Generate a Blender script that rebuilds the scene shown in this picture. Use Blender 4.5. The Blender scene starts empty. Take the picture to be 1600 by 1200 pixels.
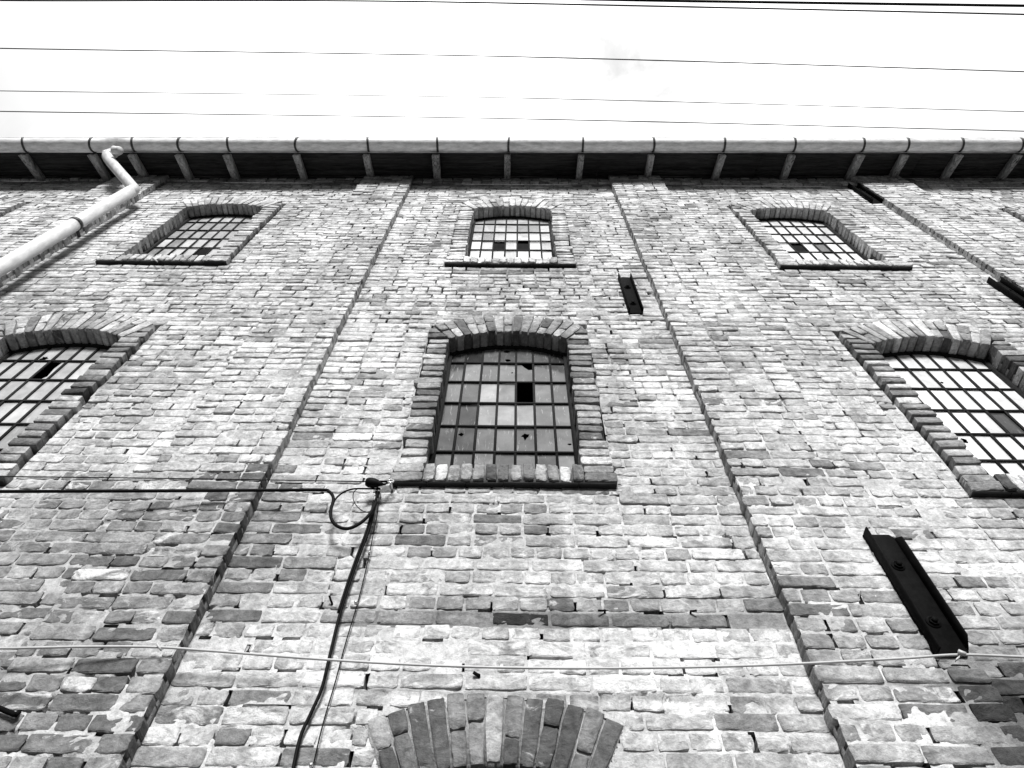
import bpy, math, random
import numpy as np
from mathutils import Vector, Matrix
from mathutils.geometry import tessellate_polygon

rng = random.Random(7)
nr = np.random.default_rng(11)
scene = bpy.context.scene
COL = scene.collection
R = math.radians

# ------------------------------------------------------------------ camera
EYE = 1.6
PITCH, ROLL, YAW, FPX = R(58.755), R(1.055), R(-0.680), 1085.0
fw = Vector((math.sin(YAW) * math.cos(PITCH), math.cos(YAW) * math.cos(PITCH), math.sin(PITCH)))
rt0 = Vector((math.cos(YAW), -math.sin(YAW), 0))
up0 = rt0.cross(fw)
rt = rt0 * math.cos(ROLL) + up0 * math.sin(ROLL)
up = -rt0 * math.sin(ROLL) + up0 * math.cos(ROLL)
cam = bpy.data.cameras.new('camera')
camo = bpy.data.objects.new('camera', cam)
COL.objects.link(camo)
M = Matrix((rt, up, -fw)).transposed().to_4x4()
M.translation = Vector((0, 0, EYE))
camo.matrix_world = M
cam.sensor_width = 36.0
cam.lens = 36.0 * FPX / 1600.0
cam.clip_start = 0.05
cam.clip_end = 3000
scene.camera = camo


def at(px, py, Y):
    """world point at distance Y in front of the lens line for a spot measured on the photo"""
    d = rt * (px - 800) - up * (py - 600) + fw * FPX
    t = Y / d.y
    return Vector((d.x * t, Y, d.z * t + EYE))


def at_h(px, py, Z):
    d = rt * (px - 800) - up * (py - 600) + fw * FPX
    t = Z / d.z
    return Vector((d.x * t, d.y * t, Z + EYE))


# ------------------------------------------------------------------ materials
def new_mat(name):
    m = bpy.data.materials.new(name)
    m.use_nodes = True
    nt = m.node_tree
    for n in list(nt.nodes):
        nt.nodes.remove(n)
    out = nt.nodes.new('ShaderNodeOutputMaterial')
    b = nt.nodes.new('ShaderNodeBsdfPrincipled')
    nt.links.new(b.outputs[0], out.inputs[0])
    return m, nt, b


def N(nt, typ, **kw):
    n = nt.nodes.new(typ)
    for k, v in kw.items():
        setattr(n, k, v)
    return n


def setin(nt, sock, v):
    if hasattr(v, 'is_output'):
        nt.links.new(v, sock)
    else:
        sock.default_value = v


def math_(nt, op, a, b=0.0, c=None, clamp=False):
    n = N(nt, 'ShaderNodeMath', operation=op)
    n.use_clamp = clamp
    setin(nt, n.inputs[0], a)
    setin(nt, n.inputs[1], b)
    if c is not None:
        setin(nt, n.inputs[2], c)
    return n.outputs[0]


def ramp(nt, fac, a, b, lo=0.0, hi=1.0):
    n = N(nt, 'ShaderNodeMapRange')
    setin(nt, n.inputs[0], fac)
    n.inputs[1].default_value = a
    n.inputs[2].default_value = b
    setin(nt, n.inputs[3], lo)
    setin(nt, n.inputs[4], hi)
    return n.outputs[0]


def noise(nt, vec, scale, detail=6, rough=0.6, dist=0.0):
    n = N(nt, 'ShaderNodeTexNoise')
    n.inputs['Scale'].default_value = scale
    n.inputs['Detail'].default_value = detail
    n.inputs['Roughness'].default_value = rough
    n.inputs['Distortion'].default_value = dist
    nt.links.new(vec, n.inputs['Vector'])
    return n.outputs[0]


def coords(nt, scale=(1, 1, 1)):
    t = N(nt, 'ShaderNodeTexCoord')
    mp = N(nt, 'ShaderNodeMapping')
    mp.inputs['Scale'].default_value = scale
    nt.links.new(t.outputs['Object'], mp.inputs['Vector'])
    return mp.outputs[0]


def mixv(nt, f, a, b):
    return math_(nt, 'ADD', math_(nt, 'MULTIPLY', a, math_(nt, 'SUBTRACT', 1.0, f)), math_(nt, 'MULTIPLY', b, f))


def grey(nt, v, bsdf):
    c = N(nt, 'ShaderNodeCombineColor')
    for i in range(3):
        setin(nt, c.inputs[i], v)
    nt.links.new(c.outputs[0], bsdf.inputs['Base Color'])


def bump(nt, h, bsdf, strength=0.5, dist=0.01):
    b = N(nt, 'ShaderNodeBump')
    b.inputs['Strength'].default_value = strength
    b.inputs['Distance'].default_value = dist
    nt.links.new(h, b.inputs['Height'])
    nt.links.new(b.outputs[0], bsdf.inputs['Normal'])


def attr(nt, name):
    a = N(nt, 'ShaderNodeAttribute')
    a.attribute_name = name
    return a.outputs['Fac']


def brick_mat():
    m, nt, b = new_mat('old_brick')
    v = coords(nt)
    vs = coords(nt, (1, 1, 1.6))
    tone = attr(nt, 'tone')
    lime = attr(nt, 'lime')
    n1 = noise(nt, vs, 14, 8, 0.68, 0.6)
    n2 = noise(nt, v, 55, 6, 0.7)
    n3 = noise(nt, vs, 5.5, 9, 0.72, 1.2)
    n4 = noise(nt, vs, 26, 7, 0.7, 0.8)
    val = math_(nt, 'MULTIPLY', tone, ramp(nt, n1, 0.3, 0.7, 0.50, 1.48))
    val = math_(nt, 'MULTIPLY', val, ramp(nt, n2, 0.3, 0.7, 0.70, 1.24))
    vv = coords(nt, (3.2, 1, 0.22))
    st = noise(nt, vv, 2.2, 6, 0.62, 0.5)
    big = noise(nt, v, 0.9, 4, 0.55)
    val = math_(nt, 'MULTIPLY', val, ramp(nt, st, 0.3, 0.7, 0.66, 1.26))
    val = math_(nt, 'MULTIPLY', val, ramp(nt, big, 0.3, 0.7, 0.70, 1.24))
    # lime and old mortar smeared over the bricks
    lf = ramp(nt, math_(nt, 'ADD', n3, math_(nt, 'MULTIPLY', lime, 0.34)), 0.60, 0.74)
    lf = math_(nt, 'MINIMUM', math_(nt, 'MAXIMUM', lf, 0.0), 0.85)
    val = mixv(nt, lf, val, ramp(nt, n2, 0.3, 0.7, 0.52, 0.70))
    # dark scabs, pits and soot flecks
    df = ramp(nt, n4, 0.595, 0.68)
    df = math_(nt, 'MULTIPLY', math_(nt, 'MINIMUM', math_(nt, 'MAXIMUM', df, 0.0), 1.0), 0.6)
    val = mixv(nt, df, val, 0.085)
    grey(nt, val, b)
    b.inputs['Roughness'].default_value = 0.92
    b.inputs['Specular IOR Level'].default_value = 0.15
    h = math_(nt, 'ADD', math_(nt, 'MULTIPLY', n1, 0.8), math_(nt, 'MULTIPLY', n2, 0.5))
    h = math_(nt, 'ADD', h, math_(nt, 'MULTIPLY', noise(nt, v, 190, 4, 0.6), 0.18))
    bump(nt, h, b, 1.0, 0.014)
    return m


def mortar_mat():
    m, nt, b = new_mat('lime_mortar')
    v = coords(nt)
    tone = attr(nt, 'tone')
    n1 = noise(nt, v, 30, 7, 0.7)
    n2 = noise(nt, v, 160, 4, 0.6)
    val = math_(nt, 'MULTIPLY', tone, ramp(nt, n1, 0.3, 0.7, 0.55, 1.32))
    val = math_(nt, 'MULTIPLY', val, ramp(nt, noise(nt, v, 0.9, 4, 0.55), 0.3, 0.7, 0.80, 1.18))
    grey(nt, val, b)
    b.inputs['Roughness'].default_value = 0.95
    b.inputs['Specular IOR Level'].default_value = 0.1
    bump(nt, math_(nt, 'ADD', n1, math_(nt, 'MULTIPLY', n2, 0.5)), b, 0.8, 0.012)
    return m


def plain_mat(name, val, rough=0.7, metal=0.0, amp=0.3, scale=20, bstr=0.2, stretch=(1, 1, 1), spec=0.5, bd=0.004):
    m, nt, b = new_mat(name)
    v = coords(nt, stretch)
    n1 = noise(nt, v, scale, 7, 0.65)
    grey(nt, ramp(nt, n1, 0.3, 0.7, val * (1 - amp), val * (1 + amp)), b)
    b.inputs['Roughness'].default_value = rough
    b.inputs['Metallic'].default_value = metal
    b.inputs['Specular IOR Level'].default_value = spec
    if bstr:
        bump(nt, n1, b, bstr, bd)
    return m


def glass_mat():
    """old dusty window glass: mirror-like front over a dirt film whose paleness also stands for sky reflection"""
    m, nt, b = new_mat('dusty_sky_glass')
    v = coords(nt)
    vs = coords(nt, (5.0, 1, 0.9))
    tone = attr(nt, 'tone')
    gl = attr(nt, 'lime')
    n1 = noise(nt, v, 7, 6, 0.6, 0.4)
    n2 = noise(nt, vs, 9, 7, 0.7, 0.6)
    val = math_(nt, 'MULTIPLY', tone, ramp(nt, n1, 0.3, 0.7, 0.72, 1.28))
    spots = ramp(nt, n2, 0.57, 0.72)
    spots = math_(nt, 'MULTIPLY', math_(nt, 'MINIMUM', math_(nt, 'MAXIMUM', spots, 0.0), 1.0), ramp(nt, tone, 0.1, 0.5, 0.40, 0.7))
    val = mixv(nt, spots, val, 0.62)
    grey(nt, val, b)
    b.inputs['Roughness'].default_value = 0.12
    nt.links.new(ramp(nt, gl, 0, 1, 1.35, 2.6), b.inputs['IOR'])
    nt.links.new(ramp(nt, n1, 0.3, 0.7, 0.08, 0.2), b.inputs['Roughness'])
    bump(nt, noise(nt, v, 3.0, 2, 0.5), b, 0.10, 0.02)
    return m


def wood_mat(name, lo, hi):
    m, nt, b = new_mat(name)
    v = coords(nt, (1.0, 0.12, 1.0) if name == 'rafter_wood' else (0.10, 1, 1))
    n1 = noise(nt, v, 46, 8, 0.7, 0.6)
    n2 = noise(nt, v, 9, 5, 0.6)
    val = ramp(nt, math_(nt, 'ADD', math_(nt, 'MULTIPLY', n1, 0.65), math_(nt, 'MULTIPLY', n2, 0.35)), 0.36, 0.66, lo, hi)
    grey(nt, val, b)
    b.inputs['Roughness'].default_value = 0.85
    b.inputs['Specular IOR Level'].default_value = 0.2
    bump(nt, n1, b, 0.6, 0.01)
    return m


MB_BRICK = brick_mat()
MB_MORTAR = mortar_mat()
M_CORE = plain_mat('wall_core', 0.07, 0.95, amp=0.3, scale=8)
M_IRON = plain_mat('black_iron', 0.008, 0.7, 0.0, 0.5, 60, 0.3, spec=0.15)
M_ANCHOR = plain_mat('rusty_iron', 0.004, 0.8, 0.0, 0.6, 24, 0.5, spec=0.06)
M_ZINC = plain_mat('zinc_sheet', 0.70, 0.55, 0.0, 0.34, 16, 0.25, (0.5, 1.6, 1.6))
M_PIPE = plain_mat('pale_zinc', 0.52, 0.6, 0.0, 0.26, 12, 0.2, (1.4, 1.4, 0.5))
M_STRAP = plain_mat('dark_strap', 0.03, 0.6, 0.0, 0.4, 40, 0.2)
M_RAFTER = wood_mat('rafter_wood', 0.02, 0.58)
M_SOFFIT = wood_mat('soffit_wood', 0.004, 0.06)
M_GLASS = glass_mat()
M_CABLE = plain_mat('black_rubber', 0.004, 0.6, 0.0, 0.3, 50, 0.1, spec=0.07)
M_WHITE = plain_mat('white_plastic', 0.38, 0.5, 0.0, 0.1, 40, 0.1)
M_STEEL = plain_mat('bright_steel', 0.6, 0.3, 0.8, 0.1, 60, 0.1)
M_DARK = plain_mat('interior_plaster', 0.03, 0.95, amp=0.3, scale=3)
M_ASPH = plain_mat('asphalt', 0.035, 0.95, amp=0.4, scale=60, bstr=0.5)
M_PAVE = plain_mat('paving', 0.055, 0.9, amp=0.25, scale=12, bstr=0.3)
M_SILL_SHADE = plain_mat('sill_shade', 0.018, 0.8, amp=0.4, scale=18, bstr=0.4, spec=0.15)  # near-black, shade beneath the sills given as a colour
M_TILE = plain_mat('roof_tile', 0.10, 0.85, amp=0.4, scale=9, bstr=0.5)


# ------------------------------------------------------------------ object helpers
class MB:
    """collects vertices and faces, with the per-vertex values tone and lime"""

    def __init__(self):
        self.v, self.f, self.mi, self.t, self.l, self.sm = [], [], [], [], [], []
        self.n = 0

    def add(self, verts, faces, mi=0, tone=0.5, lime=0.0, smooth=None):
        verts = np.asarray(verts, dtype=float).reshape(-1, 3)
        k = len(verts)
        self.v.append(verts)
        n = self.n
        for f in faces:
            self.f.append([i + n for i in f])
        self.mi.extend([mi] * len(faces))
        self.sm.extend(smooth if smooth is not None else [True] * len(faces))
        self.t.append(np.broadcast_to(np.asarray(tone, dtype=float), (k,)))
        self.l.append(np.full(k, lime))
        self.n += k

    def box(self, x0, x1, y0, y1, z0, z1, mi=0, tone=0.5, lime=0.0):
        vs = [(x, y, z) for x in (x0, x1) for y in (y0, y1) for z in (z0, z1)]
        self.add(vs, [(0, 1, 3, 2), (4, 6, 7, 5), (0, 4, 5, 1), (2, 3, 7, 6), (0, 2, 6, 4), (1, 5, 7, 3)], mi, tone, lime)

    def obox(self, c, ax, ay, az, mi=0, tone=0.5):
        """box round c with half-axis vectors"""
        vs = [c + ax * i + ay * j + az * k for i in (-1, 1) for j in (-1, 1) for k in (-1, 1)]
        self.add([tuple(v) for v in vs],
                 [(0, 1, 3, 2), (4, 6, 7, 5), (0, 4, 5, 1), (2, 3, 7, 6), (0, 2, 6, 4), (1, 5, 7, 3)], mi, tone)

    def tube(self, pts, r, seg=8, mi=0, cap=True, tone=0.5):
        pts = [Vector(p) for p in pts]
        n = len(pts)
        rs = r if isinstance(r, (list, tuple)) else [r] * n
        prev = None
        vs, fs = [], []
        for i, p in enumerate(pts):
            d = (pts[min(i + 1, n - 1)] - pts[max(i - 1, 0)])
            if d.length < 1e-9:
                d = Vector((0, 0, 1))
            d.normalize()
            if prev is None:
                a = Vector((0, 0, 1)) if abs(d.z) < 0.9 else Vector((1, 0, 0))
                u = d.cross(a).normalized()
            else:
                u = (prev - d * prev.dot(d))
                u = u.normalized() if u.length > 1e-6 else d.orthogonal().normalized()
            prev = u
            w = d.cross(u)
            for k in range(seg):
                t = 2 * math.pi * k / seg
                vs.append(tuple(p + (u * math.cos(t) + w * math.sin(t)) * rs[i]))
        for i in range(n - 1):
            for k in range(seg):
                a, b2 = i * seg + k, i * seg + (k + 1) % seg
                fs.append((a, b2, b2 + seg, a + seg))
        if cap:
            fs.append(tuple(range(seg - 1, -1, -1)))
            fs.append(tuple(range((n - 1) * seg, n * seg)))
        self.add(vs, fs, mi, tone)

    def build(self, name, mats, parent=None, smooth=False):
        me = bpy.data.meshes.new(name)
        V = np.concatenate(self.v) if self.v else np.zeros((0, 3))
        lens = np.fromiter((len(f) for f in self.f), dtype=np.int32, count=len(self.f))
        loops = np.fromiter((i for f in self.f for i in f), dtype=np.int32, count=int(lens.sum()))
        me.vertices.add(len(V))
        me.vertices.foreach_set('co', V.astype(np.float32).ravel())
        me.loops.add(len(loops))
        me.loops.foreach_set('vertex_index', loops)
        me.polygons.add(len(lens))
        st = np.zeros(len(lens), dtype=np.int32)
        st[1:] = np.cumsum(lens)[:-1]
        me.polygons.foreach_set('loop_start', st)
        me.polygons.foreach_set('material_index', np.array(self.mi, dtype=np.int32))
        me.update(calc_edges=True)
        me.validate()
        for nm, arr in (('tone', self.t), ('lime', self.l)):
            a = me.attributes.new(nm, 'FLOAT', 'POINT')
            if len(me.vertices) == len(V):
                a.data.foreach_set('value', np.concatenate(arr).astype(np.float32))
        for m in (mats if isinstance(mats, (list, tuple)) else [mats]):
            me.materials.append(m)
        if smooth:
            me.polygons.foreach_set('use_smooth', np.array(self.sm, dtype=bool) if len(self.sm) == len(me.polygons) else np.ones(len(me.polygons), dtype=bool))
        o = bpy.data.objects.new(name, me)
        COL.objects.link(o)
        if parent is not None:
            o.parent = parent
        return o


def empty(name, loc=(0, 0, 0)):
    o = bpy.data.objects.new(name, None)
    COL.objects.link(o)
    o.location = loc
    return o


def tag(o, label=None, cat=None, group=None, kind=None):
    for k, v in (('label', label), ('category', cat), ('group', group), ('kind', kind)):
        if v:
            o[k] = v
    return o


def spline(pts, n=8):
    P = [Vector(p) for p in pts]
    P = [P[0] * 2 - P[1]] + P + [P[-1] * 2 - P[-2]]
    out = []
    for i in range(1, len(P) - 2):
        p0, p1, p2, p3 = P[i - 1:i + 3]
        for k in range(n):
            t = k / n
            out.append(0.5 * ((2 * p1) + (p2 - p0) * t + (2 * p0 - 5 * p1 + 4 * p2 - p3) * t * t + (3 * p1 - p0 - 3 * p2 + p3) * t ** 3))
    out.append(P[-2])
    return out


# ------------------------------------------------------------------ one brick
_idx = {}


def wob(x, z):
    """hand-laid courses never run quite level"""
    return 0.0032 * np.sin(1.7 * x + 2.9 * z) + 0.0016 * np.sin(4.3 * x - 1.1 * z + 0.7) + 0.0006 * np.sin(9.7 * x + 6.1 * z)



def brick_topology(nu, nv):
    key = (nu, nv)
    if key in _idx:
        return _idx[key]
    g = lambda i, j: i * nv + j
    fs, sm = [], []
    for i in range(nu - 1):
        for j in range(nv - 1):
            fs.append((g(i, j), g(i + 1, j), g(i + 1, j + 1), g(i, j + 1)))
            sm.append(0 < i < nu - 2 and 0 < j < nv - 2)
    ring = [g(i, 0) for i in range(nu)] + [g(nu - 1, j) for j in range(1, nv)] + \
           [g(i, nv - 1) for i in range(nu - 2, -1, -1)] + [g(0, j) for j in range(nv - 2, 0, -1)]
    n = nu * nv
    for k in range(len(ring)):
        a, b = ring[k], ring[(k + 1) % len(ring)]
        fs.append((b, a, n + k, n + (k + 1) % len(ring)))
        sm.append(False)
    _idx[key] = (fs, np.array(ring), sm)
    return _idx[key]


def brick(mb, quad, y, depth, tone, lime=0.0, fine=2, rough=1.0, mi=0):
    """quad = bl, br, tr, tl in (x, z); irregular worn face with rounded arrises"""
    q = np.array(quad, dtype=float)
    w = np.linalg.norm((q[1] + q[2] - q[0] - q[3]) / 2)
    h = np.linalg.norm((q[3] + q[2] - q[0] - q[1]) / 2)
    b = 0.0048
    if fine >= 2:
        nin = 4 if w > 0.17 else (2 if w > 0.09 else 1)
        c_ = min(0.018, w * 0.25)
        U = np.array([0, b / w, c_ / w] + [c_ / w + (1 - 2 * c_ / w) * (k + 1) / (nin + 1) for k in range(nin)] + [1 - c_ / w, 1 - b / w, 1])
        V = np.array([0, b / h, 0.22, 0.5, 0.78, 1 - b / h, 1]) if h < 0.12 or w > h else np.array([0, b / h, 0.28, 0.5, 0.72, 1 - b / h, 1])
    elif fine == 1:
        U = np.array([0, b / w, 0.5, 1 - b / w, 1])
        V = np.array([0, b / h, 1 - b / h, 1])
    else:
        U = np.array([0, b / w, 1 - b / w, 1])
        V = np.array([0, b / h, 1 - b / h, 1])
    nu, nv = len(U), len(V)
    uu, vv = np.meshgrid(U, V, indexing='ij')
    P = ((1 - uu) * (1 - vv))[..., None] * q[0] + (uu * (1 - vv))[..., None] * q[1] + (uu * vv)[..., None] * q[2] + ((1 - uu) * vv)[..., None] * q[3]
    edge = np.zeros((nu, nv), bool)
    edge[0] = edge[-1] = True
    edge[:, 0] = edge[:, -1] = True
    Y = np.where(edge, nr.uniform(0.0008, 0.0046, (nu, nv)) * rough, nr.normal(0, 0.0012, (nu, nv)) * rough)
    ctr = P.mean(axis=(0, 1))
    rr_ = nr.uniform(0.2, 1.25, 4) * rough
    for n_, (i, j) in enumerate(((0, 0), (-1, 0), (0, -1), (-1, -1))):
        di, dj = (1 if i == 0 else -1), (1 if j == 0 else -1)
        vx_ = P[i + di * (nu - 1), j] - P[i, j]
        vz_ = P[i, j + dj * (nv - 1)] - P[i, j]
        vx_ /= np.linalg.norm(vx_)
        vz_ /= np.linalg.norm(vz_)
        P[i, j] += (vx_ * 0.005 + vz_ * 0.0045) * rr_[n_]
        P[i + di, j] += vz_ * 0.0026 * rr_[n_]
        P[i, j + dj] += vx_ * 0.0030 * rr_[n_]
        if fine >= 2:
            P[i + 2 * di, j] += vz_ * 0.0006 * rr_[n_]
    for (i, j) in ((0, 0), (-1, 0), (0, -1), (-1, -1)):
        Y[i, j] += nr.uniform(0.001, 0.006) * rough
        if nr.random() < 0.16 * rough:                       # a knocked-off corner
            c = nr.uniform(0.008, 0.022)
            Y[i, j] += c
            Y[i + (1 if i == 0 else -1), j] += c * 0.7
    P = P + nr.normal(0, 0.0011 * rough, P.shape) * np.where(edge, 1.0, 0.5)[..., None]
    Y = Y + (uu - 0.5) * nr.normal(0, 0.0035) * rough + (vv - 0.5) * nr.normal(0, 0.004) * rough
    P[..., 1] += wob(P[..., 0], P[..., 1])
    F = np.stack([P[..., 0], y + Y, P[..., 1]], -1).reshape(-1, 3)
    fs, ring, sm = brick_topology(nu, nv)
    B = F[ring].copy()
    B[:, 1] = y + depth
    mb.add(np.concatenate([F, B]), fs, mi, tone, lime, sm)


def patch(mb, x0, x1, z0, z1, y, tone, n=3, mi=1):
    """a run of mortar in a joint, uneven and set back"""
    if x1 - x0 > z1 - z0:
        xs = np.linspace(x0, x1, n + 1)
        vs = [(x, y + nr.normal(0, 0.002), z0) for x in xs] + [(x, y + nr.normal(0, 0.0022), z1) for x in xs]
    else:
        zs = np.linspace(z0, z1, n + 1)
        vs = [(x1, y + nr.normal(0, 0.002), z) for z in zs] + [(x0, y + nr.normal(0, 0.002), z) for z in zs]
    vs = [(x, yy, z + float(wob(x, z))) for x, yy, z in vs]
    fs = [(k, k + 1, n + 2 + k, n + 1 + k) for k in range(n)]
    mb.add(vs, fs, mi, tone, 0)


def vn(x, z, sc, seed):
    """value noise 0..1"""
    tab = np.random.default_rng(seed).random((256, 256))
    x, z = np.asarray(x) * sc + 1000.3, np.asarray(z) * sc + 1000.7
    xi, zi = np.floor(x).astype(int), np.floor(z).astype(int)
    fx, fz = x - xi, z - zi
    fx, fz = fx * fx * (3 - 2 * fx), fz * fz * (3 - 2 * fz)
    g = lambda a, b: tab[a % 256, b % 256]
    return (g(xi, zi) * (1 - fx) + g(xi + 1, zi) * fx) * (1 - fz) + (g(xi, zi + 1) * (1 - fx) + g(xi + 1, zi + 1) * fx) * fz


def mortar_sheet(mb, x0, x1, zlo, zhi, yface, res, seed, slots=()):
    """lime mortar filling the joints: uneven, smeared here, washed out to dark holes there"""
    nx, nz = max(2, int((x1 - x0) / res)), max(2, int((zhi - zlo) / (res * 0.8)))
    xs_, zs_ = np.linspace(x0, x1, nx + 1), np.linspace(zlo, zhi, nz + 1)
    X, Z = np.meshgrid(xs_, zs_, indexing='ij')
    d = 0.0046 + (vn(X, Z, 26, seed) - 0.5) * 0.0070 + (vn(X, Z, 70, seed + 1) - 0.5) * 0.0035
    thr = np.where(Z > 7.0, 0.60, np.where(Z > 5.2, 0.66, 0.72)) + (vn(X, Z, 1.3, seed + 5) - 0.5) * 0.16
    deep = 0.6 * vn(X * 0.55, Z, 19, seed + 2) + 0.4 * vn(X, Z, 41, seed + 3)
    d += np.clip((deep - thr) / 0.06, 0, 1) * 0.034
    smear = 0.6 * vn(X, Z, 5, seed + 4) + 0.4 * vn(X, Z, 21, seed + 6)
    d -= np.clip((smear - 0.66) / 0.2, 0, 1) * 0.0017
    band = (X > -1.36) & (X < 1.19) & (Z > 3.35) & (Z < 3.60) & (yface > 2.4)
    d = np.where(band, np.minimum(d, 0.012) * 0.55, d)
    T = np.array([region(x, z, 0)[3] for x, z in zip(X.ravel(), Z.ravel())]) * (0.72 + 0.5 * vn(X, Z, 9, seed + 7).ravel())
    vs = np.stack([X, yface + d, Z], -1).reshape(-1, 3)
    fs = []
    for j in range(nz):
        zc = (zs_[j] + zs_[j + 1]) / 2
        bl = [(cx - half_block(zc - zb, k == 'ground'), cx + half_block(zc - zb, k == 'ground')) for cx, zb, k in windows]
        bl = [(a + 0.004, b - 0.004) for a, b in bl if b > a]
        for i in range(nx):
            xc = (xs_[i] + xs_[i + 1]) / 2
            if any(a < xc < b for a, b in bl) or is_hole(xc, zc):
                continue
            a = i * (nz + 1) + j
            fs.append((a, a + nz + 1, a + nz + 2, a + 1))
    if slots:
        drop = set()
        dx, dz = (x1 - x0) / nx, (zhi - zlo) / nz
        for (sa, sb, za, zb_) in slots:
            if zb_ < zlo or za > zhi:
                continue
            ia, ib = int((sa - x0) / dx), int(math.ceil((sb - x0) / dx))
            ja, jb = int((za - zlo) / dz), int(math.ceil((zb_ - zlo) / dz))
            for i in range(max(0, ia), min(nx, ib)):
                for j in range(max(0, ja), min(nz, jb)):
                    drop.add(i * (nz + 1) + j)
        fs = [f for f in fs if f[0] not in drop]
    mb.add(vs, fs, 1, np.clip(T, 0.1, 0.72), 0)


# ------------------------------------------------------------------ the facade
YP = 2.36          # pilaster face
YW = 2.43          # face of the recessed bays
YS = 2.388         # face of the raised brick surrounds
CRS = 0.0785       # brick course
TOP = 10.86        # wall head
J = 0.012          # joint

pilasters = [(-8.20, -7.55), (-5.15, -4.50), (-1.98, -1.35), (1.18, 1.84), (4.33, 4.98), (7.40, 8.05)]
bays = [(-9.2, -8.20), (-7.55, -5.15), (-4.50, -1.98), (-1.35, 1.18), (1.84, 4.33), (4.98, 7.40), (8.05, 9.2)]
ZG, ZM, ZU = 1.215, 4.53, 7.71
# centre x, base z, kind
windows = [(-0.065, ZM, 'centre_mid'), (-0.065, ZU, 'centre_up'), (-3.33, ZU, 'left_up'), (3.06, ZU, 'right_up'),
           (-3.375, ZM - 0.02, 'left_mid'), (3.05, ZM - 0.04, 'right_mid'), (-6.335, ZU, 'far_left'), (6.215, ZU, 'far_right'),
           (-0.07, ZG, 'ground')]
HW = 0.4375        # half opening
JO = 0.592         # jamb outer
SPR, CROWN = 1.66, 1.785
RI = (HW * HW + (CROWN - SPR) ** 2) / (2 * (CROWN - SPR))
ZC = CROWN - RI
AT = 0.268         # arch ring
RO = RI + AT
A0 = math.asin(HW / RI)
SHO = 1.955        # top of the brick shoulders beside the arch


HWG = 0.365


def half_block(rel, ground=False):
    if rel < -0.005 or rel > CROWN + AT:
        return 0
    if ground:
        a = math.asin(HWG / RI)
        if rel < ZC + RI * math.cos(a):
            return HWG + 0.155
        return min((rel - ZC) * math.tan(a) + 0.006, math.sqrt(max(0.0, RO * RO - (rel - ZC) ** 2)) + 0.004)
    if rel < 0.15:
        return 0.62
    if rel < SHO:
        return 0.605
    t = RO * RO - (rel - ZC) ** 2
    return math.sqrt(t) + 0.004 if t > 0 else 0


anch_rects = []


def region(x, z, sub):
    """returns (tone shift, lime, chance of a dark brick, mortar tone)"""
    s, l, d, mo = 0.0, 0.10, 0.075, 0.47
    if z > 8.4:
        s += 0.06
        l += 0.12
        d = 0.035
        mo = 0.30
    elif z > 5.5:
        s += 0.035
        l += 0.10
        d = 0.055
        mo = 0.32
    if z < 4.6:
        mo = 0.50
    if x < -1.2 and z < 4.6:
        s -= 0.14
        d = 0.18
        l -= 0.12
        mo = 0.44
    if x < -2.6 and 5.8 < z < 7.0:
        s -= 0.02
    if -1.35 < x < 1.18 and 4.02 < z < 4.6:
        s -= 0.03
    if -1.35 < x < 1.18:
        if 3.36 < z + 0.05 * math.sin(x * 5.1) + 0.03 * math.sin(x * 13.7) < 3.62 and z < 3.60:
            k_ = max(0.0, min(1.0, (x + 1.15) / 0.6)) * max(0.35, min(1.0, (1.25 - x) / 0.4))
            s += 0.05 * k_
            l += 0.36 * k_
            d = 0.02
            mo = 0.50 + 0.09 * k_
        elif 3.60 <= z < 3.69 and x > -0.75:
            s -= 0.16 + 0.10 * math.sin(x * 6.3 + 1.0)
            l -= 0.35
            d = 0.45
            mo = 0.22
        elif 3.69 <= z < 3.78 and x > -0.3:
            s -= 0.11
            mo = 0.34
            d = 0.2
        elif z <= 3.36:
            s += 0.0
            l += 0.12
    if x > 1.2 and z < 3.9:
        s -= 0.115
        d = 0.15
        l -= 0.08
        mo = 0.46
    if z < 3.30:
        s -= 0.035
    if z > 10.42:
        s -= 0.08
        d = 0.2
        l -= 0.05
    if -0.45 < x < 0.3 and 7.25 < z < 7.69:
        s -= 0.06
        mo = 0.25
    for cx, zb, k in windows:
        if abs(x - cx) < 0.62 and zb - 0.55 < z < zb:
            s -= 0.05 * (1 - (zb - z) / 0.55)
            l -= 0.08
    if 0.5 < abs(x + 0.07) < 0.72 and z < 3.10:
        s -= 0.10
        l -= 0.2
    # soot below the corner of the broken hole on the right
    r = math.hypot((x - 2.03) / 0.27, (z - 3.17) / 0.24)
    if r < 1.6:
        s -= 0.42 * max(0.0, 1.6 - r)
        l -= 0.5
        mo = mo * (0.12 + 0.4 * max(0.0, r - 0.4))
    r = math.hypot((x - 0.62) / 0.14, (z - 5.93) / 0.06)
    if r < 1.3:
        s -= 0.2
    return s, l, d, mo


def free_runs(x0, x1, zc):
    runs = [(x0, x1)]
    for (cx, zb, k) in windows:
        hb = half_block(zc - zb, k == 'ground')
        if hb:
            new = []
            for a, b in runs:
                if cx - hb > a and cx - hb < b:
                    new.append((a, cx - hb))
                    if cx + hb < b:
                        new.append((cx + hb, b))
                elif cx + hb > a and cx + hb < b:
                    new.append((cx + hb, b))
                elif cx - hb <= a and cx + hb >= b:
                    pass
                else:
                    new.append((a, b))
            runs = new
    return runs


def is_hole(x, z):
    return 1.93 < x < 2.07 and 3.215 < z < 3.30


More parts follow.
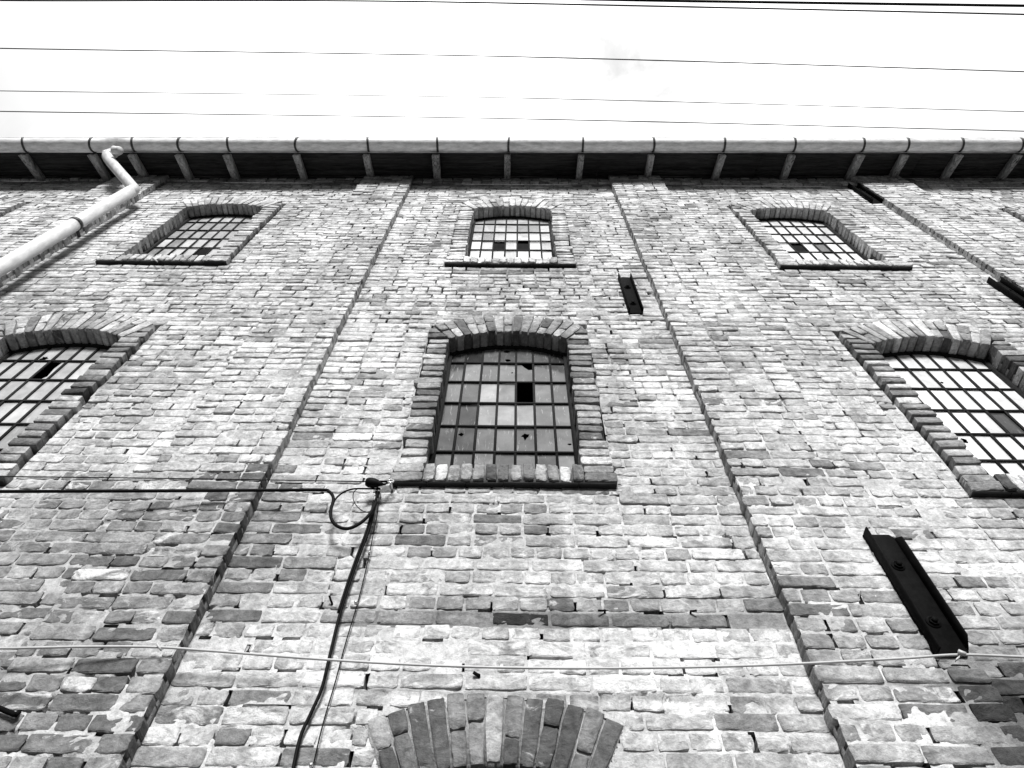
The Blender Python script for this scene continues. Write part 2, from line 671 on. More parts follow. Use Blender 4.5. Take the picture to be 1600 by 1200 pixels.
def field(mb, x0, x1, zlo, zhi, yface, seed, depth=0.085, ends=True):
    """old brickwork, alternating courses of headers and stretchers"""
    lr = random.Random(seed)
    slots = []
    k0, k1 = int(round(zlo / CRS)), int(round(zhi / CRS))
    for k in range(k0, k1):
        z0, z1 = k * CRS, (k + 1) * CRS
        zc = (z0 + z1) / 2
        near = 2 if (2.5 < z0 < 5.6 and abs(x0 + x1) < 7.5) else (1 if z0 > 2.5 else 0)
        stretcher = (k % 2 == 0)
        if lr.random() < 0.10:
            stretcher = not stretcher
        zwob = lr.gauss(0, 0.0016)
        for (a, b) in free_runs(x0, x1, zc):
            x = a
            first = True
            while x < b - 0.02:
                L = 0.252 if stretcher else 0.126
                if lr.random() < (0.07 if stretcher else 0.06):
                    L = 0.126 if stretcher else 0.252
                L *= lr.uniform(0.95, 1.05)
                if first:
                    first = False
                    if stretcher:
                        L = lr.choice((0.19, 0.252, 0.126)) if a != x0 else 0.252
                    else:
                        L = lr.choice((0.126, 0.07, 0.126))
                    # keep the bond of this course against a fixed grid
                if b - (x + L) < 0.05:
                    L = b - x
                xa, xb = x, x + L
                x = xb
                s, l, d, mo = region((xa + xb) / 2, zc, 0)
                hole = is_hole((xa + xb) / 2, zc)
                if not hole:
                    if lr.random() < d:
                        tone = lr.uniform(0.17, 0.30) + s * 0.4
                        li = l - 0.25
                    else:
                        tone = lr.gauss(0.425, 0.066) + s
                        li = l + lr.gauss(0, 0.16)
                    tone = max(0.03, min(0.66, tone))
                    ja = J * lr.uniform(0.55, 1.25)
                    jb = J * lr.uniform(0.55, 1.25)
                    jz = J * lr.uniform(0.7, 1.2)
                    la = xa + (ja / 2 if xa > x0 + 0.001 else 0) - (0 if xa > x0 + .001 else lr.gauss(0, 0.0048))
                    lb = xb - (jb / 2 if xb < x1 - 0.001 else 0) + (0 if xb < x1 - .001 else lr.gauss(0, 0.0048))
                    dy = lr.gauss(0, 0.0021)
                    if lr.random() < 0.05:
                        dy += lr.uniform(-0.010, 0.012)
                    zz0, zz1 = z0 + jz / 2 + zwob + lr.gauss(0, 0.001), z1 - jz / 2 + zwob + lr.gauss(0, 0.001)
                    quad = [(la, zz0), (lb, zz0 + lr.gauss(0, 0.0015)), (lb + lr.gauss(0, 0.002), zz1 + lr.gauss(0, 0.0015)), (la + lr.gauss(0, 0.002), zz1)]
                    brick(mb, quad, yface + dy, depth, tone, li, near, 1.0)
                # joints that have lost their mortar
                pv = 0.17 if zc < 5.0 else 0.10
                if xb < b - 0.02 and lr.random() < pv:
                    h_ = lr.uniform(0.35, 1.0)
                    slots.append((xb - 0.006, xb + 0.006, z0 + 0.008 + 0.0, z0 + 0.008 + (CRS - 0.016) * h_))
                if lr.random() < (0.11 if zc < 5.0 else 0.21):
                    u_ = lr.uniform(0, 0.6)
                    w_ = lr.uniform(0.25, 0.8)
                    slots.append((xa + L * u_, min(xb, xa + L * (u_ + w_)), z0 - 0.005, z0 + 0.005))
    return slots


house = empty('brick_warehouse', (0, 2.6, 0))
tag(house, 'old pale brick warehouse front with arched iron windows, seen steeply from below', 'building')


def child(mb, name, mats, smooth=False, parent=None):
    o = mb.build(name, mats, None, smooth)
    p = parent or house
    o.parent = p
    o.matrix_parent_inverse = p.matrix_world.inverted() if p is not house else Matrix.Translation((0, -2.6, 0))
    return o


wall = MB()
for i, (a, b) in enumerate(bays):
    sl = field(wall, a, b, 0.0, 10.48, YW, 100 + i)
    if abs(a + b) < 13.5:
        inner = abs(a + b) < 7
        mortar_sheet(wall, a, b, 0.0, 2.6, YW, 0.06, 400 + i)
        mortar_sheet(wall, a, b, 2.6, 5.4, YW, 0.0125 if abs(a + b) < 1 else (0.016 if inner else 0.06), 400 + i, sl)
        mortar_sheet(wall, a, b, 5.4, 10.51, YW, 0.020 if inner else 0.035, 400 + i, sl)
    else:
        mortar_sheet(wall, a, b, 0.0, 10.51, YW, 0.08, 400 + i)
    # two corbelled courses under the eaves
    field(wall, a, b, 10.519, TOP + 0.25, YW - 0.028, 200 + i, 0.11)
    wall.box(a, b, YW - 0.010, YW + 0.05, 10.518, TOP + 0.2, 1, 0.2)

# solid wall behind the face, pierced by the openings
xs = sorted({-9.2, 9.2} | {c + s * 0.446 for c, z, k in windows for s in (-1, 1)} | {1.92, 2.08})
zs = sorted({0.0, 11.3, 3.20, 3.31} | {round(z + q, 4) for c, z, k in windows for q in (0.02, 1.80)})
for i in range(len(xs) - 1):
    for j in range(len(zs) - 1):
        xc, zc = (xs[i] + xs[i + 1]) / 2, (zs[j] + zs[j + 1]) / 2
        if any(abs(xc - c) < 0.446 and z + 0.02 < zc < z + 1.80 for c, z, k in windows):
            continue
        if 1.92 < xc < 2.08 and 3.20 < zc < 3.31:
            continue                                # the broken hole
        wall.box(xs[i], xs[i + 1], YW + 0.078, YW + 0.42, zs[j], zs[j + 1], 2)
wall.box(-9.2, -8.9, YW + 0.42, 11.0, 0, 11.3, 2)
wall.box(8.9, 9.2, YW + 0.42, 11.0, 0, 11.3, 2)
wall.box(-8.9, 8.9, 10.7, 11.0, 0, 11.3, 2)
wall.box(-8.9, 8.9, YW + 0.43, 10.7, 11.2, 11.3, 2)
child(wall, 'wall', [MB_BRICK, MB_MORTAR, M_CORE], True)

for i, (a, b) in enumerate(pilasters):
    p = MB()
    sl = field(p, a, b, 0.0, TOP + 0.12, YP, 300 + i, 0.088)
    c_ = abs(a + b) < 4
    mortar_sheet(p, a + 0.006, b - 0.006, 0.0, 2.6, YP, 0.05, 500 + i)
    mortar_sheet(p, a + 0.006, b - 0.006, 2.6, 5.4, YP, 0.0125 if c_ else 0.04, 500 + i, sl if c_ else ())
    mortar_sheet(p, a + 0.006, b - 0.006, 5.4, TOP + 0.1, YP, 0.02 if abs(a + b) < 10 else 0.04, 500 + i, sl)
    p.box(a + 0.005, b - 0.005, YP + 0.045, YW + 0.07, 0, TOP + 0.2, 1, 0.22)
    child(p, 'pilaster', [MB_BRICK, MB_MORTAR], True)


# ------------------------------------------------------------------ windows
def hole_poly(cx, cz, r, seed, drip=False, sx=1.0):
    q = random.Random(seed)
    n = 11
    pts = []
    for k in range(n):
        t = 2 * math.pi * k / n
        rr = r * q.uniform(0.65, 1.2)
        pts.append((cx + math.cos(t) * rr * sx, cz + math.sin(t) * rr))
    if drip:
        pts[8] = (pts[8][0], cz - r * 2.1)
    return pts


TONE = {'centre_mid': (0.26, 0.11), 'left_mid': (0.28, 0.11), 'right_mid': (0.29, 0.11), 'centre_up': (0.50, 0.08),
        'left_up': (0.45, 0.08), 'right_up': (0.50, 0.08), 'far_left': (0.42, 0.08), 'far_right': (0.45, 0.08), 'ground': (0.125, 0.05)}
# dirt film with each window's sky reflection painted in, spread, mirror strength
GL = {'centre_mid': (0.085, 0.03, 0.3), 'left_mid': (0.36, 0.08, 0.45), 'right_mid': (0.66, 0.06, 0.75), 'centre_up': (0.46, 0.08, 0.5),
      'left_up': (0.38, 0.07, 0.4), 'right_up': (0.72, 0.06, 0.9), 'far_left': (0.3, 0.07, 0.5), 'far_right': (0.4, 0.06, 0.8), 'ground': (0.1, 0.03, 0.2)}
MISSING = {'centre_mid': {(2, 4)}, 'centre_up': {(3, 2), (3, 4)}, 'right_up': {(3, 2)}, 'left_up': {(4, 4)}, 'right_mid': set(),
           'left_mid': set(), 'far_left': {(2, 3)}, 'far_right': set(), 'ground': {(0, 2), (1, 4)}}
DARKP = {'right_mid': {(3, 4): 0.05}, 'right_up': {(3, 4): 0.05, (1, 0): 0.15}, 'centre_mid': {(4, 1): 0.05, (3, 1): 0.045}}
LIGHTP = {'centre_mid': {(2, 2): 0.28, (3, 3): 0.24, (3, 2): 0.20, (3, 4): 0.21, (2, 3): 0.18, (1, 1): 0.16}}

H_BARS = [0.44, 0.713, 0.985, 1.258, 1.53]       # from the base of the window
YG = 2.535


def window(cx, zb, kind):
    q = random.Random(hash(kind) % 1000 if False else sum(map(ord, kind)))
    G = kind == 'ground'
    YSk = YW - 0.010 if G else YS
    HW = HWG if G else 0.4375
    JO = HW + 0.1545
    A0 = math.asin(HW / RI)
    SPR = ZC + RI * math.cos(A0)
    SHO = SPR if G else 1.955
    w0 = MB()
    # --- iron frame and glazing bars
    yb0, yb1 = YG - 0.011, YG - 0.001
    vx = [-HW + 2 * HW * k / 7 for k in range(8)]

    def arch_z(x):
        return ZC + math.sqrt(RI * RI - x * x)
    for k in range(1, 7):
        x = vx[k]
        w0.box(cx + x - 0.008, cx + x + 0.008, yb0, yb1, zb + 0.09, zb + arch_z(x))
    for h in H_BARS:
        w0.box(cx - HW, cx + HW, yb0 - 0.002, yb1 - 0.003, zb + h - 0.008, zb + h + 0.008)
    for s in (-1, 1):
        w0.box(cx + s * HW - 0.022, cx + s * HW + 0.022, yb0 - 0.012, yb1 + 0.03, zb + 0.06, zb + SPR + 0.01)
    n = 16
    for k in range(n):
        t0, t1 = -A0 + 2 * A0 * k / n, -A0 + 2 * A0 * (k + 1) / n
        pr, po = RI - 0.022, RI + 0.02
        vs = []
        for y in (yb0 - 0.010, yb1 + 0.03):
            for (r_, t) in ((pr, t0), (pr, t1), (po, t1), (po, t0)):
                vs.append((cx + r_ * math.sin(t), y, zb + ZC + r_ * math.cos(t)))
        w0.add(vs, [(0, 1, 2, 3), (4, 7, 6, 5), (0, 4, 5, 1), (1, 5, 6, 2), (2, 6, 7, 3), (3, 7, 4, 0)])
    win = child(w0, 'window', [M_IRON])
    # --- panes
    g = MB()
    base, sp, pol = GL[kind]
    edges = [0.085] + H_BARS + [2.0]
    for r in range(6):                 # row 0 is the one under the arch
        zl = edges[5 - r]
        for c in range(7):
            x0, x1 = vx[c] + 0.004, vx[c + 1] - 0.004
            if (r, c) in MISSING[kind]:
                continue
            z0 = zl
            if r == 0:
                outer = [(x0, z0), (x1, z0)] + [(x1 + (x0 - x1) * k / 4, arch_z(max(-HW, min(HW, x1 + (x0 - x1) * k / 4)))) for k in range(5)]
            else:
                outer = [(x0, z0), (x1, z0), (x1, edges[6 - r]), (x0, edges[6 - r])]
            holes = []
            cm, zm = (x0 + x1) / 2, (outer[0][1] + outer[2][1]) / 2
            if kind == 'centre_mid':
                if (r, c) == (0, 3):
                    holes = [hole_poly(cm + 0.0, z0 + 0.055, 0.017, 5, sx=1.3), hole_poly(cm - 0.01, z0 + 0.19, 0.018, 6, sx=1.3)]
                if (r, c) == (4, 4):
                    holes = [hole_poly(cm, z0 + 0.185, 0.026, 8, True)]
                if (r, c) == (4, 1):
                    holes = [hole_poly(cm - 0.028, z0 + 0.19, 0.020, 9, sx=0.9)]
                if (r, c) == (4, 6):
                    holes = [hole_poly(cm + 0.022, z0 + 0.095, 0.011, 10, sx=1.2)]
                if (r, c) == (1, 4):
                    outer = [(x0, z0), (x1, z0), (x1, z0 + 0.19), (x1 - 0.03, z0 + 0.185), (x0 + 0.055, z0 + 0.225), (x0 + 0.03, edges[5]), (x0, edges[5])]
                if (r, c) == (1, 3):
                    holes = [hole_poly(x1 - 0.024, z0 + 0.15, 0.008, 12, sx=1.3)]
            if kind == 'right_mid':
                if (r, c) == (1, 3):
                    holes = [hole_poly(x0 + 0.03, z0 + 0.10, 0.014, 13)]
                if (r, c) == (4, 1):
                    holes = [hole_poly(x0 + 0.05, z0 + 0.21, 0.026, 14)]
            if kind == 'left_mid':
                if (r, c) == (1, 3):
                    outer = [(x0 + 0.05, z0), (x1, z0), (x1, edges[5]), (x0 + 0.085, edges[5]), (x0 + 0.075, z0 + 0.17), (x0 + 0.09, z0 + 0.06)]
                if (r, c) == (0, 2):
                    holes = [hole_poly(cm - 0.02, z0 + 0.05, 0.03, 15)]
            tone = max(0.03, q.gauss(base, sp))
            tone = DARKP.get(kind, {}).get((r, c), tone)
            tone = LIGHTP.get(kind, {}).get((r, c), tone)
            po = max(0.0, min(1.0, q.gauss(pol, 0.12)))
            if (r, c) in DARKP.get(kind, {}):
                po = 0.1
            loops = [[Vector((x, z, 0)) for x, z in L] for L in [outer] + holes]
            tris = tessellate_polygon(loops)
            flat = [p for L in loops for p in L]
            tx, tz, dy = q.gauss(0, 0.012), q.gauss(0, 0.010), q.gauss(0, 0.0008)
            f = lambda p, off: (cx + p.x, YG + off + dy + tx * (p.x - cm) + tz * (p.y - zm), zb + p.y)
            n0 = len(flat)
            vs = [f(p, 0.0) for p in flat] + [f(p, 0.003) for p in flat]
            fs = []
            for t in tris:
                a, b_, c_ = (flat[i] for i in t)
                area = (b_.x - a.x) * (c_.y - a.y) - (b_.y - a.y) * (c_.x - a.x)
                t = tuple(t) if area > 0 else tuple(t)[::-1]
                fs.append(t)
                fs.append(tuple(i + n0 for i in reversed(t)))
            g.add(vs, fs, 0, tone, po)
    child(g, 'pane', [M_GLASS], False, win)
    # --- brick surround: jambs, arch and shoulders
    s_ = MB()
    tm, ts = TONE[kind]
    D = YG + 0.012 - YSk
    lime = 0.05 if kind in ('centre_up', 'right_up', 'left_up', 'far_left', 'far_right') else -0.06

    def tn():
        return max(0.09, min(0.62, q.gauss(tm, ts)))
    pitch = 0.0795
    nj = int(round((SPR - 0.14) / pitch))
    pitch = (SPR - 0.14) / nj
    for s in (-1, 1):
        for k in range(nj + 4):
            z0 = 0.14 + k * pitch
            z1 = z0 + pitch
            if z1 > SHO + (0.004 if G else 0.02):
                break
            jw = q.uniform(0.013, 0.025)
            o = JO + q.gauss(0, 0.009)
            i0 = i1 = HW + q.gauss(0, 0.005)
            if z0 > SPR - 0.03 and not G:                                    # shoulder bricks cut to the skewback
                f_ = lambda z: max(HW, (z - ZC) * math.tan(A0) + 0.012)
                i0, i1 = f_(z0), f_(z1)
                o = 0.602 + q.gauss(0, 0.004)
                if o - i1 < 0.015:
                    continue
            if s > 0:
                quad = [(cx + i0, zb + z0 + jw / 2), (cx + o, zb + z0 + jw / 2), (cx + o, zb + z1 - jw / 2), (cx + i1, zb + z1 - jw / 2)]
            else:
                quad = [(cx - o, zb + z0 + jw / 2), (cx - i0, zb + z0 + jw / 2), (cx - i1, zb + z1 - jw / 2), (cx - o, zb + z1 - jw / 2)]
            brick(s_, quad, YSk + q.gauss(0, 0.003), D if z0 < SPR else 0.1, tn(), lime + q.gauss(0, 0.1), 2 if kind in ('centre_mid', 'ground') else 1, 1.0)
        # mortar core of the jamb
        x0, x1 = (cx + HW + 0.008, cx + JO - 0.010) if s > 0 else (cx - JO + 0.010, cx - HW - 0.008)
        s_.box(x0, x1, YSk + q.uniform(0.065, 0.075), YG + 0.02, zb + 0.12, zb + SPR, 1, 0.05)
        x0, x1 = (cx + 0.535, cx + 0.592) if s > 0 else (cx - 0.592, cx - 0.535)
        if not G:
            s_.box(x0, x1, YSk + 0.014, YG + 0.01, zb + SPR, zb + 1.84, 1, 0.18)
    na = 13 if G else 15
    for k in range(na):
        t0, t1 = -A0 + 2 * A0 * k / na, -A0 + 2 * A0 * (k + 1) / na
        gap = 0.0042
        split = q.choice((0, 0, 0.5, 0.62, 0.38)) if k % 2 else q.choice((0, 0, 0.5))
        rr = [(RI + q.gauss(0, 0.003), RO + q.gauss(0, 0.008) + (0.012 if abs(k - 7) < 5 else 0))]
        if split:
            m_ = RI + AT * split
            rr = [(rr[0][0], m_ - 0.005), (m_ + 0.005, rr[0][1])]
        for ra, rb in rr:
            P_ = lambda r_, t: (cx + r_ * math.sin(t), zb + ZC + r_ * math.cos(t))
            quad = [P_(ra, t0 + gap / ra), P_(ra, t1 - gap / ra), P_(rb, t1 - gap / rb), P_(rb, t0 + gap / rb)]
            tt = tn()
            if q.random() < (0.06 if G else 0.2):
                tt = min(0.6, tt + 0.16)
            brick(s_, quad, YSk + q.gauss(0, 0.003), D if ra < RI + 0.05 else 0.12, tt, lime + q.gauss(0, 0.12), 2, 1.0)
        # mortar between the voussoirs
        vs, ys = [], (YSk + q.uniform(0.007, 0.018), YG + 0.005)
        for y in ys:
            for r_, t in ((RI + 0.008, t0 - 0.004), (RI + 0.008, t1), (RO - 0.006, t1), (RO - 0.006, t0 - 0.004)):
                vs.append((cx + r_ * math.sin(t), y, zb + ZC + r_ * math.cos(t)))
        s_.add(vs, [(0, 1, 2, 3), (4, 7, 6, 5), (0, 4, 5, 1), (1, 5, 6, 2), (2, 6, 7, 3), (3, 7, 4, 0)], 1, q.uniform(0.16, 0.34))
    child(s_, 'brick_surround', [MB_BRICK, MB_MORTAR], True, win)
    # --- sill: a row of bricks on edge with longer bricks at the ends
    l_ = MB()
    ns = 13
    for k in range(ns):
        x0 = cx - HW - 0.004 + (2 * HW + 0.008) * k / ns
        x1 = cx - HW - 0.004 + (2 * HW + 0.008) * (k + 1) / ns
        gp = q.uniform(0.006, 0.012)
        tt = tn() + q.choice((0, 0, 0, 0.22, -0.06))
        zt = 0.135 + q.gauss(0, 0.004)
        brick(l_, [(x0 + gp / 2, zb + 0.004 + q.gauss(0, .002)), (x1 - gp / 2, zb + 0.004), (x1 - gp / 2, zb + zt), (x0 + gp / 2, zb + zt)],
              YSk - 0.006 + q.gauss(0, 0.004), 0.16, max(0.08, min(0.62, tt)), lime + q.gauss(0.05, 0.15), 2, 1.4)
    for s in (-1, 1):
        for k in range(2):
            z0, z1 = 0.004 + k * 0.069, 0.066 + k * 0.069
            a_, b_ = sorted((cx + s * (HW + 0.006), cx + s * (HW + 0.1795 - 0.012 * k)))
            brick(l_, [(a_, zb + z0), (b_, zb + z0), (b_, zb + z1), (a_, zb + z1)], YSk - 0.004 + q.gauss(0, 0.003), 0.12, tn(), lime, 2, 1.2)
    l_.box(cx - HW - 0.003, cx + HW + 0.003, YSk + 0.008, YG + 0.01, zb + 0.012, zb + 0.115, 1, 0.17)
    for s in (-1, 1):
        a_, b_ = sorted((cx + s * (HW + 0.008), cx + s * (HW + 0.168)))
        l_.box(a_, b_, YSk + 0.010, YW + 0.05, zb + 0.012, zb + 0.128, 1, 0.17)
    child(l_, 'sill', [MB_BRICK, MB_MORTAR], True, win)
    d_ = MB()  # added dark strips that paint the shaded underside of the sill
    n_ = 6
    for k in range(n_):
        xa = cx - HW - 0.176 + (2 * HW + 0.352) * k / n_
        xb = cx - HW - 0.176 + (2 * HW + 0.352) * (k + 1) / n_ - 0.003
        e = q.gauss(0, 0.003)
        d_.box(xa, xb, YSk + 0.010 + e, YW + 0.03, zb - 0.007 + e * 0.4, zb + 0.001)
    child(d_, 'sill_shade_strip', [M_SILL_SHADE], False, win)
    return win


for cx, zb, kind in windows:
    window(cx, zb, kind)

# ------------------------------------------------------------------ eaves, gutter, downpipe
SL = 0.025                       # the eaves run a little out of level


def eave(x):
    return 9.0 + EYE + SL * x


RAFT = [-8.6, -7.7, -6.95, -6.12, -5.28, -4.79, -4.21, -3.62, -2.76, -1.895, -1.03, -0.134, 0.79, 1.67, 2.566, 3.443, 4.315, 4.876, 5.566, 6.32, 7.1, 7.9, 8.7]
sf = MB()
for i in range(5):               # soffit boards running along the eaves
    y0, y1 = 2.045 + i * 0.082, 2.045 + (i + 1) * 0.082 - 0.006
    for k in range(9):
        xa, xb = -9.25 + k * 2.055, -9.25 + (k + 1) * 2.055 - 0.004
        vs = []
        z = lambda x, y: eave(x) - 0.045 + (y - 2.05) * 0.50 + (0.004 if (i + k) % 2 else 0.0)
        for h in (0, 0.022):
            vs += [(xa, y0, z(xa, y0) + h), (xb, y0, z(xb, y0) + h), (xb, y1, z(xb, y1) + h), (xa, y1, z(xa, y1) + h)]
        sf.add(vs, [(0, 3, 2, 1), (4, 5, 6, 7), (0, 1, 5, 4), (1, 2, 6, 5), (2, 3, 7, 6), (3, 0, 4, 7)])
child(sf, 'soffit', [M_SOFFIT])
de = MB()
for k in range(12):
    xa, xb = -9.25 + k * 1.54, -9.25 + (k + 1) * 1.54 - 0.006
    vs = []
    for h in (0, 0.05):
        for x, y in ((xa, 2.036), (xb, 2.036), (xb, 2.042), (xa, 2.042)):
            vs.append((x, y, eave(x) - 0.035 + h))
    de.add(vs, [(0, 3, 2, 1), (4, 5, 6, 7), (0, 1, 5, 4), (1, 2, 6, 5), (2, 3, 7, 6), (3, 0, 4, 7)])
child(de, 'drip_edge', [M_ZINC])

rf = MB()
vs = []
for h in (0.03, 0.13):
    for x, y in ((-9.4, 1.98), (9.4, 1.98), (9.4, 6.8), (-9.4, 6.8)):
        vs.append((x, y, eave(x) + 0.0 + (y - 2.0) * 0.50 + h))
rf.add(vs, [(0, 3, 2, 1), (4, 5, 6, 7), (0, 1, 5, 4), (1, 2, 6, 5), (2, 3, 7, 6), (3, 0, 4, 7)])
vs = []
for h in (0.03, 0.13):
    for x, y in ((-9.4, 6.8), (9.4, 6.8), (9.4, 11.6), (-9.4, 11.6)):
        vs.append((x, y, eave(x) + 2.4 - (y - 6.8) * 0.50 + h))
rf.add(vs, [(0, 3, 2, 1), (4, 5, 6, 7), (0, 1, 5, 4), (1, 2, 6, 5), (2, 3, 7, 6), (3, 0, 4, 7)])
for k in range(46):              # tile rolls down the street slope
    x = -9.3 + k * 0.41
    rf.tube([(x, 1.97, eave(x) + 0.13), (x, 6.8, eave(x) + 2.54)], 0.05, 6)
child(rf, 'roof', [M_TILE])

for x in RAFT:
    r_ = MB()
    q = random.Random(int(x * 100))
    hw = q.uniform(0.036, 0.046)
    tilt = q.gauss(0, 0.008)
    pts = []
    for y, zo in ((2.050, -0.135), (2.30, -0.010), (2.42, 0.050)):
        xx = x + tilt * (y - 2.05) / 0.35
        z = eave(x) + zo
        pts += [(xx - hw, y, z), (xx + hw, y, z), (xx + hw, y, z + 0.088), (xx - hw, y, z + 0.088)]
    fs = [(0, 1, 2, 3)[::-1], (8, 9, 10, 11)]
    for s in (0, 4):
        for k in range(4):
            fs.append((s + k, s + (k + 1) % 4, s + 4 + (k + 1) % 4, s + 4 + k))
    r_.add(pts, fs)
    o = child(r_, 'rafter', [M_RAFTER])
    bv = o.modifiers.new('bevel', 'BEVEL')
    bv.width = 0.006

YGUT, RG = 1.95, 0.083


def gutter(x0, x1, dz, name='gutter'):
    g = MB()
    n = max(2, int((x1 - x0) / 0.4))
    seg = 18
    prof = []
    for k in range(seg + 1):
        t = math.pi * k / seg
        prof.append((YGUT - RG * math.cos(t), -RG * math.sin(t)))
    for r_ in (1.0, 0.965):
        pass
    vs, fs = [], []
    q = random.Random(5)
    for i in range(n + 1):
        x = x0 + (x1 - x0) * i / n
        w = q.gauss(0, 0.0025)
        for (y, z) in prof:
            vs.append((x, y, eave(x) + dz + z + w))
        for (y, z) in prof:
            vs.append((x, YGUT + (y - YGUT) * 0.965, eave(x) + dz + z * 0.965 + w))
    m = 2 * (seg + 1)
    for i in range(n):
        for k in range(seg):
            a = i * m + k
            fs.append((a, a + 1, a + 1 + m, a + m))
            a += seg + 1
            fs.append((a + 1, a, a + m, a + 1 + m))
    for i in (0, n):
        for k in range(seg):
            a = i * m + k
            fs.append((a, a + 1, a + seg + 2, a + seg + 1))
        fs.append(tuple(i * m + k for k in range(seg + 1)))      # end cap
    g.add(vs, fs)
    g.tube([(x0, YGUT - RG, eave(x0) + dz + 0.002), (x1, YGUT - RG, eave(x1) + dz + 0.002)], 0.006, 8)   # rolled front lip
    o = child(g, name, [M_ZINC], True)
    # soldered joints between lengths of gutter
    for x in RAFT:
        if x0 + 0.02 < x < x1 - 0.02:
            s = MB()
            qq = random.Random(int(x * 77))
            sk = qq.gauss(0, 0.01)
            N_ = 16
            vs, fs = [], []
            for k in range(N_ + 1):
                t = math.pi * (k / N_ * 1.06 - 0.03)
                for rr in (RG + 0.0015, RG + 0.008):
                    for e in (-0.0125, 0.0125):
                        xx = x + 0.02 + e + sk * math.sin(t)
                        vs.append((xx, YGUT - rr * math.cos(t), eave(x) + dz - rr * math.sin(t)))
            for k in range(N_):
                a = k * 4
                for (p, r2) in ((0, 1), (1, 3), (3, 2), (2, 0)):
                    fs.append((a + p, a + r2, a + 4 + r2, a + 4 + p))
            s.add(vs, fs)
            # tail of the strap nailed along the rafter
            s.obox(Vector((x + 0.02, 2.075, eave(x) + dz - 0.06)), Vector((0.011, 0, 0)), Vector((0, 0.045, 0.018)), Vector((0, -0.001, 0.003)))
            child(s, 'bracket', [M_STRAP], False, o)
    return o


gutter(-9.3, -4.93, -0.022)
gutter(-5.00, 9.3, 0.0)

dp = MB()
PX, PY, PR = -4.395, 2.235, 0.064
bot = [(PX, PY, 0.15), (PX, PY, 3.0), (PX, PY, 9.44)]
dp.tube(bot, PR, 20)
e0 = Vector((PX, PY, 9.45))
e1 = at(166, 243, 2.02)
e1 = Vector((e1.x, e1.y, e1.z))
top = spline([(PX, PY, 9.40), (PX, PY, 9.50), tuple(e0 + (e1 - e0) * 0.12 + Vector((0, 0, 0.06))), tuple(e0 + (e1 - e0) * 0.9), tuple(e1 + Vector((0.03, -0.01, 0.05)))], 5)
dp.tube(top, PR * 0.98, 20)
g1 = at(186, 235, 1.955)
dp.tube(spline([tuple(e1 + Vector((-0.02, 0.0, 0.0))), tuple(e1 + Vector((0.06, -0.015, 0.07))), tuple(g1)], 6), [PR * 0.95] * 7 + [PR * 0.8] * 6, 18)
dpo = child(dp, 'downpipe', [M_PIPE], True)
dc = MB()
cc = at(130, 350, PY)
dc.tube([(PX, PY, cc.z - 0.022), (PX, PY, cc.z + 0.022)], PR + 0.006, 20)
dc.obox(Vector((PX, PY + 0.095, cc.z)), Vector((0.012, 0, 0)), Vector((0, 0.04, 0)), Vector((0, 0, 0.012)))
child(dc, 'collar', [M_STRAP], False, dpo)
fn = MB()
fc = at(183, 235, 1.94)
fn.tube([tuple(fc + Vector((-0.05, 0, 0.02))), tuple(fc + Vector((0.02, 0, 0)))], [0.05, 0.04], 16)
child(fn, 'outlet', [M_PIPE], True, dpo)


# ------------------------------------------------------------------ iron wall anchors (channel bars with two bolts)
def anchor(x0, x1, z0, z1, ywall, chamfer=0.0, flange=0.045):
    a = MB()
    t = 0.009
    c = (x0 + x1) / 2
    # web against the wall with its two corners cut
    yw = ywall - 0.012
    ch = chamfer
    outline = [(x0, z0), (x1 - ch * 0.4 - 0.001, z0), (x1, z0 + ch * 0.5 + 0.001), (x1, z1 - ch * 0.5 - 0.001), (x1 - ch * 0.4 - 0.001, z1), (x0, z1)]
    n = len(outline)
    vs = [(x, yw, z) for x, z in outline] + [(x, yw + 0.012, z) for x, z in outline]
    fs = [tuple(range(n)), tuple(range(2 * n - 1, n - 1, -1))] + [((k + 1) % n, k, n + k, n + (k + 1) % n) for k in range(n)]
    a.add(vs, fs)
    for xa, cut in ((x0, 0.0), (x1 - t, ch)):
        prof = [(yw - 0.0005, z0 + cut * 0.5), (yw - flange, z0 + cut * 1.3), (yw - flange, z1 - cut * 1.3), (yw - 0.0005, z1 - cut * 0.5)]
        vs = [(xa, y, z) for y, z in prof] + [(xa + t, y, z) for y, z in prof]
        a.add(vs, [(0, 1, 2, 3), (7, 6, 5, 4)] + [((k + 1) % 4, k, 4 + k, 4 + (k + 1) % 4) for k in range(4)])
    o = child(a, 'wall_anchor', [M_ANCHOR])
    b = o.modifiers.new('bevel', 'BEVEL')
    b.width = 0.003
    for f_ in (0.24, 0.70):
        m = MB()
        z = z0 + (z1 - z0) * f_
        vs, fs = [], []
        for y in (yw, yw - 0.014):
            for k in range(6):
                tt = math.pi * k / 3 + 0.2
                vs.append((c + 0.021 * math.cos(tt), y, z + 0.021 * math.sin(tt)))
        fs = [(11, 10, 9, 8, 7, 6)] + [(k, (k + 1) % 6, 6 + (k + 1) % 6, 6 + k) for k in range(6)]
        m.add(vs, fs)
        m.tube([(c, yw - 0.014, z), (c, yw - 0.024, z)], 0.012, 10)
        m.tube([(c, yw - 0.001, z), (c, yw - 0.005, z)], 0.030, 16)
        child(m, 'bolt', [M_ANCHOR], False, o)
    return o


anchor(0.905, 1.022, 6.71, 7.445, YW)
anchor(1.678, 1.826, 3.418, 4.107, YP + 0.004, 0.05, 0.05)
anchor(4.195, 4.318, 6.66, 7.42, YW)
anchor(4.195, 4.322, 9.79, 10.505, YW)
anchor(-1.99, -1.905, 2.5, 3.12, YW)

# ------------------------------------------------------------------ things fixed to the wall
YC = 2.385
drop = MB()
